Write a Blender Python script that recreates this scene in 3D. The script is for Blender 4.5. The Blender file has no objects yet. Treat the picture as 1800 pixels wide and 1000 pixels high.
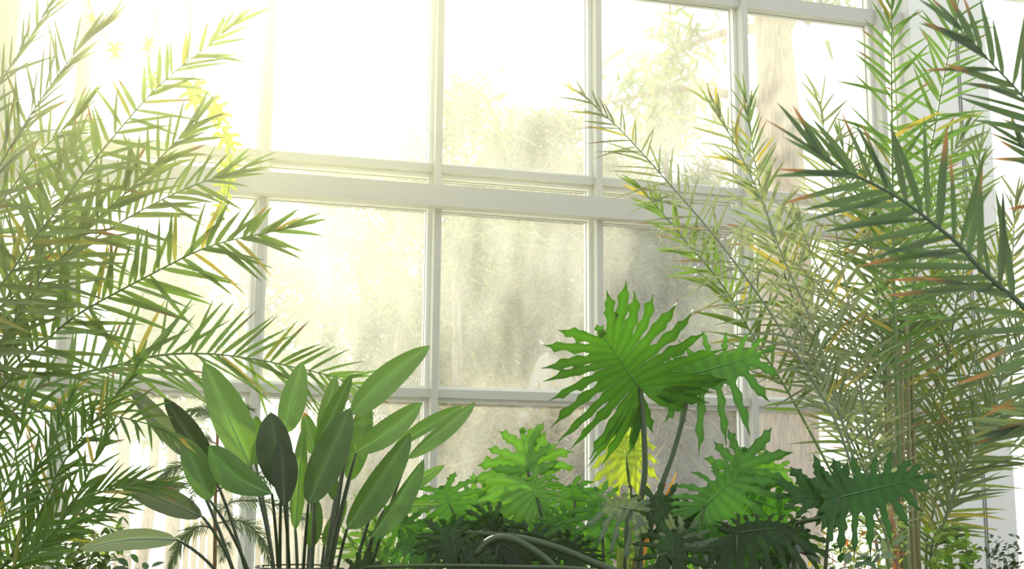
import bpy, math, random
import numpy as np
from mathutils import Vector

PI = math.pi
R = random.Random(7)
C = bpy.context.scene.collection
SC = bpy.context.scene

# ------------------------------------------------------------------ camera
F = 2134.0                       # focal length in pixels of the 1800 px wide frame
EYE = Vector((0.0, 0.0, 1.6))
PITCH, ROLL = math.radians(9.967), math.radians(0.371)
FW = Vector((0, math.cos(PITCH), math.sin(PITCH)))
UP0 = Vector((0, -math.sin(PITCH), math.cos(PITCH)))
RI0 = Vector((1, 0, 0))
RI = RI0 * math.cos(ROLL) + UP0 * math.sin(ROLL)
UP = UP0 * math.cos(ROLL) - RI0 * math.sin(ROLL)
cam_data = bpy.data.cameras.new('camera')
cam = bpy.data.objects.new('camera', cam_data)
C.objects.link(cam)
cam_data.sensor_width = 36.0
cam_data.lens = F / 1800 * 36.0
cam_data.clip_start = 0.05
cam_data.clip_end = 400
from mathutils import Matrix
cam.matrix_world = Matrix(((RI.x, UP.x, -FW.x, EYE.x), (RI.y, UP.y, -FW.y, EYE.y), (RI.z, UP.z, -FW.z, EYE.z), (0, 0, 0, 1)))
cam_data.dof.use_dof = True
cam_data.dof.focus_distance = 5.2
cam_data.dof.aperture_fstop = 9.0
SC.camera = cam


def ray(u, v):
    return RI * ((u - 900) / F) + UP * ((500 - v) / F) + FW


def P(u, v, d):
    """the point of the place seen at pixel u, v at depth d metres (along world y)"""
    r = ray(u, v)
    return EYE + r * (d / r.y)


# ------------------------------------------------------------------ world, sun, exposure
SUN_DIR = ray(330, -70).normalized()
world = bpy.data.worlds.new('world')
SC.world = world
world.use_nodes = True
nt = world.node_tree
nt.nodes.clear()
wo = nt.nodes.new('ShaderNodeOutputWorld')
bg = nt.nodes.new('ShaderNodeBackground')
tc = nt.nodes.new('ShaderNodeTexCoord')
dot = nt.nodes.new('ShaderNodeVectorMath'); dot.operation = 'DOT_PRODUCT'
dot.inputs[1].default_value = SUN_DIR
mr = nt.nodes.new('ShaderNodeMapRange')
mr.inputs['From Min'].default_value = -1
mr.inputs['From Max'].default_value = 1
cr = nt.nodes.new('ShaderNodeValToRGB')
els = cr.color_ramp.elements
els[0].position = 0.0; els[0].color = (0.40, 0.42, 0.42, 1)
els[1].position = 1.0; els[1].color = (1.0, 0.97, 0.80, 1)
for p_, c_ in ((0.5, (0.44, 0.46, 0.46, 1)), (0.85, (0.72, 0.74, 0.74, 1)), (0.95, (0.95, 0.96, 0.93, 1)), (0.99, (1, 0.99, 0.92, 1))):
    e = els.new(p_); e.color = c_
st = nt.nodes.new('ShaderNodeMath'); st.operation = 'MULTIPLY'; st.inputs[1].default_value = 1.6
L = nt.links
L.new(tc.outputs['Generated'], dot.inputs[0])
L.new(dot.outputs['Value'], mr.inputs['Value'])
L.new(mr.outputs['Result'], cr.inputs['Fac'])
L.new(cr.outputs['Color'], bg.inputs['Color'])
bg.inputs['Strength'].default_value = 1.7
L.new(bg.outputs[0], wo.inputs['Surface'])

sun_data = bpy.data.lights.new('sun', 'SUN')
sun_data.energy = 6.2
sun_data.angle = math.radians(1.5)
sun_data.color = (1.0, 0.94, 0.66)
sun = bpy.data.objects.new('sun', sun_data)
C.objects.link(sun)
sun.rotation_euler = SUN_DIR.to_track_quat('Z', 'Y').to_euler()

SC.view_settings.view_transform = 'Standard'
SC.view_settings.look = 'None'
SC.view_settings.gamma = 1
SC.view_settings.use_curve_mapping = False
SC.view_settings.exposure = 0.62


# ------------------------------------------------------------------ materials
def mat_new(name):
    m = bpy.data.materials.new(name)
    m.use_nodes = True
    n = m.node_tree
    n.nodes.clear()
    o = n.nodes.new('ShaderNodeOutputMaterial')
    return m, n, o


def N(n, t, **kw):
    x = n.nodes.new(t)
    for k, v in kw.items():
        if k in x.inputs:
            x.inputs[k].default_value = v
        else:
            setattr(x, k, v)
    return x


def plain(name, col, rough=0.5, noise=0.0, scale=8.0, stretch=None, col2=None, bump=0.0):
    m, n, o = mat_new(name)
    b = N(n, 'ShaderNodeBsdfPrincipled', Roughness=rough)
    b.inputs['Base Color'].default_value = (*col, 1)
    if col2 is not None or noise:
        t = N(n, 'ShaderNodeTexCoord')
        mp = N(n, 'ShaderNodeMapping')
        mp.inputs['Scale'].default_value = stretch or (1, 1, 1)
        ns = N(n, 'ShaderNodeTexNoise', Scale=scale, Detail=5.0)
        rm = N(n, 'ShaderNodeValToRGB')
        c2 = col2 or tuple(c * (1 - noise) for c in col)
        rm.color_ramp.elements[0].position = 0.35
        rm.color_ramp.elements[1].position = 0.65
        rm.color_ramp.elements[0].color = (*c2, 1)
        rm.color_ramp.elements[1].color = (*col, 1)
        n.links.new(t.outputs['Object'], mp.inputs[0])
        n.links.new(mp.outputs[0], ns.inputs['Vector'])
        n.links.new(ns.outputs['Fac'], rm.inputs[0])
        n.links.new(rm.outputs[0], b.inputs['Base Color'])
        if bump:
            bp = N(n, 'ShaderNodeBump', Strength=bump, Distance=0.02)
            n.links.new(ns.outputs['Fac'], bp.inputs['Height'])
            n.links.new(bp.outputs[0], b.inputs['Normal'])
    n.links.new(b.outputs[0], o.inputs['Surface'])
    return m


def leafy(name, trans=0.45, rough=0.38, tmul=(1.5, 1.35, 0.55), spec=0.5, veins=0):
    """leaf blade: colour from the mesh's own leaf colour, glossy skin, lets light through"""
    m, n, o = mat_new(name)
    a = N(n, 'ShaderNodeAttribute', attribute_name='Col')
    b = N(n, 'ShaderNodeBsdfPrincipled', Roughness=rough)
    b.inputs['Specular IOR Level'].default_value = spec
    t = N(n, 'ShaderNodeBsdfTranslucent')
    mul = N(n, 'ShaderNodeMix', data_type='RGBA', blend_type='MULTIPLY')
    mul.inputs[0].default_value = 1.0
    mul.inputs[7].default_value = (*tmul, 1)
    mx = N(n, 'ShaderNodeMixShader', Fac=trans)
    csrc = a.outputs['Color']
    if veins:
        uv = N(n, 'ShaderNodeUVMap')
        wv = N(n, 'ShaderNodeTexWave', Scale=veins, Distortion=0.6)
        wv.bands_direction = 'Y'
        n.links.new(uv.outputs[0], wv.inputs['Vector'])
        r2 = N(n, 'ShaderNodeMapRange')
        r2.inputs['To Min'].default_value = 0.94
        r2.inputs['To Max'].default_value = 1.03
        n.links.new(wv.outputs['Fac'], r2.inputs['Value'])
        sc = N(n, 'ShaderNodeVectorMath', operation='SCALE')
        n.links.new(a.outputs['Color'], sc.inputs[0])
        n.links.new(r2.outputs[0], sc.inputs['Scale'])
        csrc = sc.outputs[0]
        bp = N(n, 'ShaderNodeBump', Strength=0.08, Distance=0.004)
        n.links.new(wv.outputs['Fac'], bp.inputs['Height'])
        n.links.new(bp.outputs[0], b.inputs['Normal'])
    n.links.new(csrc, b.inputs['Base Color'])
    n.links.new(csrc, mul.inputs[6])
    n.links.new(mul.outputs[2], t.inputs['Color'])
    n.links.new(b.outputs[0], mx.inputs[1])
    n.links.new(t.outputs[0], mx.inputs[2])
    n.links.new(mx.outputs[0], o.inputs['Surface'])
    return m


M = {}
M['palm'] = leafy('palm_leaflet', 0.38, 0.34, (1.25, 1.15, 0.7))
M['strel'] = leafy('paddle_leaf', 0.32, 0.36, (1.3, 1.25, 0.6), 0.5, veins=9)
M['philo'] = leafy('split_leaf', 0.32, 0.25, (1.3, 1.15, 0.35), 0.38)
M['shrub'] = leafy('small_leaf', 0.4, 0.4)
M['needle'] = leafy('needle', 0.3, 0.6, (1.2, 1.2, 0.7), 0.2)
M['stem'] = leafy('green_stem', 0.0, 0.4)
M['white'] = plain('white_paint', (0.80, 0.80, 0.74), 0.45, noise=0.03, scale=3)
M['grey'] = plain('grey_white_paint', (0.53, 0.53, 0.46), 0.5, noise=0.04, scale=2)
M['seal'] = plain('grey_rubber_seal', (0.12, 0.12, 0.12), 0.7, noise=0.1)
M['soil'] = plain('dark_soil', (0.05, 0.035, 0.025), 0.95, scale=30, col2=(0.02, 0.015, 0.01), bump=0.6)
M['paving'] = plain('pale_paving', (0.45, 0.43, 0.40), 0.8, noise=0.2, scale=5)
M['snow'] = plain('snowy_ground', (0.86, 0.86, 0.85), 0.9, scale=0.6, col2=(0.66, 0.62, 0.52))
M['bark'] = plain('pine_bark', (0.50, 0.36, 0.26), 0.9, scale=14, stretch=(2, 2, .35), col2=(0.26, 0.19, 0.15), bump=0.6)
M['bark_grey'] = plain('grey_bark', (0.42, 0.36, 0.30), 0.9, scale=10, stretch=(2, 2, .3), col2=(0.22, 0.19, 0.17), bump=0.6)
M['twig'] = plain('palm_sheath', (0.30, 0.15, 0.07), 0.7, noise=0.3, scale=20)
M['stone'] = plain('boulder_stone', (0.30, 0.29, 0.29), 0.9, scale=3, col2=(0.24, 0.24, 0.25), bump=0.5)
M['fence'] = plain('fence_wood', (0.62, 0.48, 0.32), 0.85, scale=6, stretch=(1, 1, .1), col2=(0.45, 0.33, 0.22))
M['wire'] = plain('green_wire', (0.05, 0.07, 0.05), 0.4, noise=0.1)

# dusty glass: clear, with a dust film added to veil the view in white
m, n, o = mat_new('dusty_veil_glass')
tp = N(n, 'ShaderNodeBsdfTransparent'); tp.inputs[0].default_value = (0.97, 0.985, 0.97, 1)
tl = N(n, 'ShaderNodeBsdfTranslucent'); tl.inputs[0].default_value = (0.92, 0.93, 0.90, 1)
gl = N(n, 'ShaderNodeBsdfGlossy', Roughness=0.02)
t_ = N(n, 'ShaderNodeTexCoord')
mp = N(n, 'ShaderNodeMapping'); mp.inputs['Scale'].default_value = (3, 3, 0.9)
ns = N(n, 'ShaderNodeTexNoise', Scale=1.6, Detail=6.0)
ns2 = N(n, 'ShaderNodeTexNoise', Scale=0.55, Detail=2.0)
r_ = N(n, 'ShaderNodeMapRange')
r_.inputs['From Min'].default_value = 0.35; r_.inputs['From Max'].default_value = 0.7
r_.inputs['To Min'].default_value = 0.0; r_.inputs['To Max'].default_value = 0.06
r3 = N(n, 'ShaderNodeMapRange')
r3.inputs['From Min'].default_value = 0.35; r3.inputs['From Max'].default_value = 0.65
r3.inputs['To Min'].default_value = 0.055; r3.inputs['To Max'].default_value = 0.10
ad = N(n, 'ShaderNodeMath', operation='ADD')
n.links.new(t_.outputs['Object'], mp.inputs[0]); n.links.new(mp.outputs[0], ns.inputs['Vector'])
n.links.new(t_.outputs['Object'], ns2.inputs['Vector'])
n.links.new(ns.outputs['Fac'], r_.inputs['Value']); n.links.new(ns2.outputs['Fac'], r3.inputs['Value'])
n.links.new(r_.outputs[0], ad.inputs[0]); n.links.new(r3.outputs[0], ad.inputs[1])
mx = N(n, 'ShaderNodeMixShader')
n.links.new(ad.outputs[0], mx.inputs[0]); n.links.new(tp.outputs[0], mx.inputs[1]); n.links.new(tl.outputs[0], mx.inputs[2])
mx2 = N(n, 'ShaderNodeMixShader', Fac=0.03)
n.links.new(mx.outputs[0], mx2.inputs[1]); n.links.new(gl.outputs[0], mx2.inputs[2])
n.links.new(mx2.outputs[0], o.inputs['Surface'])
M['glass'] = m

m, n, o = mat_new('flare_haze')  # added scattering volume that stands in for the yellow sun flare
vs = N(n, 'ShaderNodeVolumeScatter', Density=0.0045, Anisotropy=0.865)
vs.inputs['Color'].default_value = (1.0, 0.96, 0.62, 1)
n.links.new(vs.outputs[0], o.inputs['Volume'])
M['haze'] = m
m, n, o = mat_new('whitening_mist')  # added volume that whitens the view through the panes
vs = N(n, 'ShaderNodeVolumeScatter', Density=0.0055, Anisotropy=0.75)
vs.inputs['Color'].default_value = (0.86, 0.93, 1.0, 1)
n.links.new(vs.outputs[0], o.inputs['Volume'])
M['mist'] = m


# ------------------------------------------------------------------ mesh helper
def lin(c):
    return tuple(((x / 255) / 12.92 if x / 255 <= 0.04045 else ((x / 255 + 0.055) / 1.055) ** 2.4) for x in c)


class MB:
    def __init__(s):
        s.v = []; s.f = []; s.c = []; s.uv = []

    def vert(s, p, c=(1, 1, 1), uv=(0, 0)):
        s.v.append((p[0], p[1], p[2])); s.c.append(c); s.uv.append(uv)
        return len(s.v) - 1

    def grid(s, rows, cols=None, uvs=None):
        """rows: list of equal-length lists of points; cols: same shape of colours"""
        k = len(rows[0]); b = len(s.v)
        for i, r in enumerate(rows):
            for j, p in enumerate(r):
                s.vert(p, cols[i][j] if cols else (1, 1, 1), uvs[i][j] if uvs else (j / (k - 1), i / (len(rows) - 1)))
        for i in range(len(rows) - 1):
            for j in range(k - 1):
                a = b + i * k + j
                s.f.append((a, a + 1, a + k + 1, a + k))

    def box(s, c, ax, ay, az, hx, hy, hz, col=(1, 1, 1)):
        b = len(s.v)
        for sx, sy, sz in ((-1, -1, -1), (1, -1, -1), (1, 1, -1), (-1, 1, -1), (-1, -1, 1), (1, -1, 1), (1, 1, 1), (-1, 1, 1)):
            s.vert(c + ax * (hx * sx) + ay * (hy * sy) + az * (hz * sz), col)
        flip = ax.cross(ay).dot(az) < 0
        for q in ((0, 3, 2, 1), (4, 5, 6, 7), (0, 1, 5, 4), (1, 2, 6, 5), (2, 3, 7, 6), (3, 0, 4, 7)):
            s.f.append(tuple(b + i for i in (q[::-1] if flip else q)))

    def tube(s, pts, rad, n=6, col=(1, 1, 1), cap=True):
        """pts Vectors, rad float or list, col tuple or list"""
        b = len(s.v); k = len(pts)
        ref = Vector((0.13, 0.97, 0.21))
        for i, p in enumerate(pts):
            t = (pts[min(i + 1, k - 1)] - pts[max(i - 1, 0)]).normalized()
            if abs(t.dot(ref)) > 0.95: rf = Vector((1, 0, 0))
            else: rf = ref
            a = t.cross(rf).normalized(); c2 = t.cross(a)
            r = rad[i] if isinstance(rad, (list, tuple)) else rad
            cc = col[i] if isinstance(col, list) else col
            for j in range(n):
                q = 2 * PI * j / n
                s.vert(p + (a * math.cos(q) + c2 * math.sin(q)) * r, cc, (j / n, i / k))
        for i in range(k - 1):
            for j in range(n):
                j2 = (j + 1) % n
                s.f.append((b + i * n + j, b + i * n + j2, b + (i + 1) * n + j2, b + (i + 1) * n + j))
        if cap:
            s.f.append(tuple(b + j for j in reversed(range(n))))
            s.f.append(tuple(b + (k - 1) * n + j for j in range(n)))

    def build(s, name, m, parent=None, origin=None, smooth=True):
        me = bpy.data.meshes.new(name)
        o = origin or Vector((0, 0, 0))
        vs = [(v[0] - o[0], v[1] - o[1], v[2] - o[2]) for v in s.v]
        me.from_pydata(vs, [], s.f)
        me.materials.append(m)
        if s.c:
            at = me.color_attributes.new('Col', 'FLOAT_COLOR', 'POINT')
            buf = np.ones((len(s.v), 4), dtype=np.float32)
            buf[:, :3] = np.array(s.c, dtype=np.float32)
            at.data.foreach_set('color', buf.ravel())
            uvl = me.uv_layers.new(name='UVMap')
            li = np.zeros(len(me.loops), dtype=np.int32)
            me.loops.foreach_get('vertex_index', li)
            uvl.data.foreach_set('uv', np.array(s.uv, dtype=np.float32)[li].ravel())
        if smooth:
            me.polygons.foreach_set('use_smooth', [True] * len(me.polygons))
        ob = bpy.data.objects.new(name, me)
        C.objects.link(ob)
        if parent is not None:
            ob.parent = parent
            if origin is None and parent.type == 'EMPTY':
                ob.matrix_parent_inverse = parent_inv(parent)
            elif origin is None:
                ob.matrix_parent_inverse = parent_inv(parent)
        else:
            ob.location = o
        return ob


def world_of(o):
    m = Matrix.Translation(o.location)
    if o.parent is not None:
        m = world_of(o.parent) @ o.matrix_parent_inverse @ m
    return m


def parent_inv(p):
    return world_of(p).inverted()


def thing(name, label, cat, loc, group=None):
    o = bpy.data.objects.new(name, None)
    o.empty_display_size = 0.1
    C.objects.link(o)
    o.location = loc
    o['label'] = label; o['category'] = cat
    if group: o['group'] = group
    return o


def tag(o, label, cat, group=None, kind=None):
    o['label'] = label; o['category'] = cat
    if group: o['group'] = group
    if kind: o['kind'] = kind
    return o


def struct(o):
    o['kind'] = 'structure'
    return o


def spline(pts, n):
    """Catmull-Rom through pts, n points, about evenly spaced"""
    p = [pts[0] * 2 - pts[1]] + list(pts) + [pts[-1] * 2 - pts[-2]]
    out = []
    for i in range(1, len(p) - 2):
        for k in range(12):
            t = k / 12
            a, b, c, d = p[i - 1], p[i], p[i + 1], p[i + 2]
            out.append(0.5 * ((2 * b) + (c - a) * t + (2 * a - 5 * b + 4 * c - d) * t * t + (3 * b - a - 3 * c + d) * t ** 3))
    out.append(pts[-1].copy())
    ls = [0.0]
    for i in range(1, len(out)):
        ls.append(ls[-1] + (out[i] - out[i - 1]).length)
    res = []
    j = 0
    for k in range(n):
        s = ls[-1] * k / (n - 1)
        while j < len(ls) - 2 and ls[j + 1] < s: j += 1
        d = ls[j + 1] - ls[j]
        res.append(out[j].lerp(out[j + 1], (s - ls[j]) / d if d > 1e-9 else 0))
    return res


def jit(c, k):
    f = 1 + R.uniform(-k, k)
    return tuple(max(0, x * f * (1 + R.uniform(-k * .3, k * .3))) for x in c)


# ------------------------------------------------------------------ the window wall
YAW = 0.27517
WU = Vector((math.cos(YAW), math.sin(YAW), 0))      # along the wall
WN = Vector((math.sin(YAW), -math.cos(YAW), 0))     # towards the camera side
W0 = Vector((0, 10.0, 0))
Z = Vector((0, 0, 1))
S0, SW = -2.0793, 1.41394
ZL, ZB, ZU, ZT = 2.425, 4.023, 4.294, 6.05


def WP(s, z, out=0.0):
    return W0 + WU * s + Z * z + WN * out


def s_at(u, v, out=0.0):
    r = ray(u, v); p0 = W0 + WN * out
    t = (p0 - EYE).dot(WN) / r.dot(WN)
    return (EYE + r * t - W0).dot(WU)


def wbox(s0, s1, z0, z1, o0, o1, name, m, kind=True, parent=None):
    b = MB()
    b.box(WP((s0 + s1) / 2, (z0 + z1) / 2, (o0 + o1) / 2), WU, WN, Z, (s1 - s0) / 2, (o1 - o0) / 2, (z1 - z0) / 2)
    o = b.build(name, m, parent, smooth=False)
    if kind and parent is None: struct(o)
    return o


SILL = 0.62
TOPW = 6.9
colL1 = s_at(27, 0)                    # edge of the post at the left
colR0, colR1 = s_at(1628, 900), s_at(1768, 900)
mull = [S0 + SW * k for k in range(-1, 5)]
mw = 0.028
ti = 1


def trim(s0, s1, z0, z1, o0, o1, m):
    global ti
    o = wbox(s0, s1, z0, z1, o0, o1, 'trim_%d' % ti, m); ti += 1
    return o


for s in mull:
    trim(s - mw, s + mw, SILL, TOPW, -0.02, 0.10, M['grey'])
edges = [colL1] + mull + [colR0]
# panes: rows between horizontal rails
rows = [(SILL, ZL), (ZL, ZB), (ZB, ZU), (ZU, ZT + 0.09), (ZT + 0.09, TOPW)]
wi = 1
for i in range(len(edges) - 1):
    a, b_ = edges[i] + (mw if i else 0), edges[i + 1] - (mw if i < len(edges) - 2 else 0)
    # rails of this bay
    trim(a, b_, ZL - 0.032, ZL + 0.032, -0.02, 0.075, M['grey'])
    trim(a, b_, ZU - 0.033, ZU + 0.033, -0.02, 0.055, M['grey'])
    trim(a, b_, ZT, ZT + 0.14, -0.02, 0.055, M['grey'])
    for (z0, z1) in rows:
        z0 += 0.032; z1 -= 0.032
        fr = MB()
        t = 0.032
        o0, o1 = -0.15, -0.02
        cz, co = (z0 + z1) / 2, (o0 + o1) / 2
        fr.box(WP(a + t / 2, cz, co), WU, WN, Z, t / 2, (o1 - o0) / 2, (z1 - z0) / 2)
        fr.box(WP(b_ - t / 2, cz, co), WU, WN, Z, t / 2, (o1 - o0) / 2, (z1 - z0) / 2)
        fr.box(WP((a + b_) / 2, z0 + t / 2, co), WU, WN, Z, (b_ - a) / 2 - t, (o1 - o0) / 2, t / 2)
        fr.box(WP((a + b_) / 2, z1 - t / 2, co), WU, WN, Z, (b_ - a) / 2 - t, (o1 - o0) / 2, t / 2)
        wroot = fr.build('window_%d' % wi, M['white'], smooth=False); struct(wroot)
        wi += 1
        g = MB()
        g.box(WP((a + b_) / 2, cz, -0.10), WU, WN, Z, (b_ - a) / 2 - t, 0.003, (z1 - z0) / 2 - t)
        g.build('glass_pane', M['glass'], wroot, smooth=False)
        se = MB()
        for q in (a + t, b_ - t):
            se.box(WP(q, cz, -0.09), WU, WN, Z, 0.003, 0.004, (z1 - z0) / 2 - t)
        se.box(WP((a + b_) / 2, z0 + t, -0.09), WU, WN, Z, (b_ - a) / 2 - t, 0.004, 0.003)
        se.box(WP((a + b_) / 2, z1 - t, -0.09), WU, WN, Z, (b_ - a) / 2 - t, 0.004, 0.003)
        se.build('rubber_seal', M['seal'], wroot, smooth=False)
# window beyond the column on the right
a, b_ = colR1, colR1 + 1.3
fr = MB()
for q in (a + .02, b_ - .02):
    fr.box(WP(q, 3.6, -0.08), WU, WN, Z, 0.02, 0.06, 3.0)
fr.box(WP((a + b_) / 2, 0.62, -0.08), WU, WN, Z, (b_ - a) / 2 - .04, 0.06, 0.02)
fr.box(WP((a + b_) / 2, 6.58, -0.08), WU, WN, Z, (b_ - a) / 2 - .04, 0.06, 0.02)
wroot = struct(fr.build('window_%d' % wi, M['white'], smooth=False))
g = MB(); g.box(WP((a + b_) / 2, 3.6, -0.10), WU, WN, Z, (b_ - a) / 2 - .04, 0.003, 2.95)
g.build('glass_pane', M['glass'], wroot, smooth=False)
# the big white girder across
g = MB()
bs0, bs1 = colL1, colR0
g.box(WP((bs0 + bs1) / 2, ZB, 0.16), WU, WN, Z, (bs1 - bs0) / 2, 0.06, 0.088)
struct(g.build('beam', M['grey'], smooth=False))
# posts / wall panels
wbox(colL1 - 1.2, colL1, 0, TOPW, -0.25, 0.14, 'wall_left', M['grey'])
pl = wbox(colR0, colR1, 0, TOPW, -0.25, 0.14, 'wall_right', M['white'])
sseam = s_at(1712, 900)
st_ = MB()
for q in (sseam, s_at(1716, 900)):
    st_.box(WP(q, 3.4, 0.143), WU, WN, Z, 0.004, 0.004, 3.3)
st_.build('panel_seam', M['seal'], pl, smooth=False)
wbox(colL1, colR1 + 1.3, 0, SILL, -0.2, 0.12, 'wall_back', M['white'])
wbox(colL1 - 1.2, colR1 + 1.3, TOPW, TOPW + 0.4, -0.2, 0.12, 'ceiling', M['white'])

# floor and ground
fl = MB()
c0 = WP(0, -0.05, 6.0)
fl.box(c0, WU, WN, Z, 9, 5.9, 0.05)
struct(fl.build('floor', M['paving'], smooth=False))
bed = MB()
bed.box(WP(-0.5, 0.225, 4.6), WU, WN, Z, 7.0, 3.2, 0.225)
struct(bed.build('floor_soil', M['soil'], smooth=False))
gr = MB()
gr.box(WP(0, -0.11, -60.0), WU, WN, Z, 90, 59.7, 0.05)
struct(gr.build('ground', M['snow'], smooth=False))
hz = MB()
hz.box(WP(0, 3.5, 5.43), WU, WN, Z, 8.5, 5.2, 3.4)
haze = hz.build('haze', M['haze'], smooth=False)
haze.display_type = 'WIRE'
mb_ = MB()
mb_.box(WP(0, 12, -30.5), WU, WN, Z, 60, 30, 12.2)
mist = mb_.build('outside_mist', M['mist'], smooth=False)
mist.display_type = 'WIRE'
tag(mist, 'thin added mist whitening the trees outside', 'mist', kind='stuff')
tag(haze, 'thin added haze making the yellow sun flare in front of the windows', 'haze', kind='stuff')


# ------------------------------------------------------------------ palm fronds
G_PALM = lin((96, 128, 52))
G_DARK = lin((62, 92, 50))
G_GREY = lin((128, 142, 112))
YEL = lin((176, 164, 70))
BRN = lin((134, 96, 66))


def frond(parent, pts, n=34, L=(90, 90), ang=(52, 25), w=7, t0=0.12, col=G_PALM, droop=0.10, lift=0.15, yellow=0.03, browntip=0.10,
          face=None, rr=3.0, jt=0.10, prof=(0.55, 0.5), name='frond', m='palm', rcol=None, sigma=10):
    """pts: (u, v, depth) from base to tip; L leaflet length in px of the photo at that depth, per side; ang degrees base->tip"""
    P3 = [P(*p) for p in pts]
    path = spline(P3, n)
    dmid = pts[len(pts) // 2][2]
    k = dmid / F
    mb = MB()
    facev = (face or Vector((0.05, -1, 0.15))).normalized()
    for i, p in enumerate(path):
        t = i / (n - 1)
        if t < t0: continue
        q = (t - t0) / (1 - t0)
        T = (path[min(i + 1, n - 1)] - path[max(i - 1, 0)]).normalized()
        Nn = (facev - T * facev.dot(T))
        Nn = Nn.normalized() if Nn.length > 1e-4 else Vector((1, 0, 0))
        S = T.cross(Nn).normalized()
        for sd in (-1, 1):
            Ls = L[0] if sd < 0 else L[1]
            if Ls <= 0: continue
            if R.random() < 0.04: continue
            pr = prof[0] + (1 - prof[0]) * min(1, q / 0.35) if q < 0.35 else 1 - (1 - prof[1]) * ((q - 0.35) / 0.65) ** 1.3
            ln = Ls * k * pr * R.uniform(1 - jt, 1 + jt)
            am = ang[0] + (ang[1] - ang[0]) * q
            if q > .84: am += (10 - am) * (q - .84) / .16
            a = math.radians(am + R.gauss(0, sigma))
            D = (T * math.cos(a) + S * (sd * -math.sin(a)) + Nn * (lift + R.gauss(0, .16))).normalized()
            base = p + T * R.uniform(-.3, .3) * (path[1] - path[0]).length
            hw = w * k * 0.5 * (0.7 + 0.3 * pr) * R.uniform(.8, 1.15)
            # blade frame
            B = D.cross(Nn).normalized()
            tw = R.uniform(-.5, .5)
            B = (B * math.cos(tw) + Nn * math.sin(tw)).normalized()
            K = B.cross(D).normalized()
            rc = R.random()
            c0 = jit(col, .18)
            if rc < yellow: c1 = jit(YEL, .15)
            elif rc < yellow * 1.8: c1 = tuple((x + y) / 2 for x, y in zip(c0, YEL))
            else: c1 = c0
            bt = R.random() < browntip
            dr = droop * R.uniform(.5, 1.5)
            sw = R.uniform(-.06, .06)
            rowsp = []; cols = []
            for s_, ww in ((0, .35), (.12, .9), (.35, 1.0), (.6, .8), (.82, .45), (1, .03)):
                cpos = base + D * (ln * s_) - Z * (dr * ln * s_ * s_) + B * (sw * ln * s_ * s_)
                h = hw * ww
                rowsp.append((cpos - B * h + K * h * .45, cpos, cpos + B * h + K * h * .45))
                cc = tuple(c1[x] if not (bt and s_ > .8) else BRN[x] for x in range(3))
                cols.append((cc, tuple(x * .9 for x in cc), cc))
            mb.grid(rowsp, cols)
    fo = mb.build(name, M[m], parent)
    rb = MB()
    pn = len(path)
    rc_ = rcol or tuple(x * .7 for x in col)
    rb.tube(path, [rr * k * 0.5 * (1.25 - 0.95 * i / (pn - 1)) for i in range(pn)], 6, rc_)
    rb.build('midrib', M['stem'], fo)
    return fo


def stem_part(parent, pts, r0, r1, name='stem', m='stem', col=None, n=16, k=None):
    P3 = [P(*p) for p in pts]
    path = spline(P3, n)
    kk = (pts[-1][2] / F) if k is None else k
    b = MB()
    b.tube(path, [(r0 + (r1 - r0) * i / (n - 1)) * kk for i in range(n)], 8, col or G_PALM)
    return b.build(name, M[m], parent)


def soilpt(u, d, z=0.44):
    """the point on the soil straight below pixel column u at depth d"""
    p = P(u, 900, d)
    return Vector((p.x, p.y, z))


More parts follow.
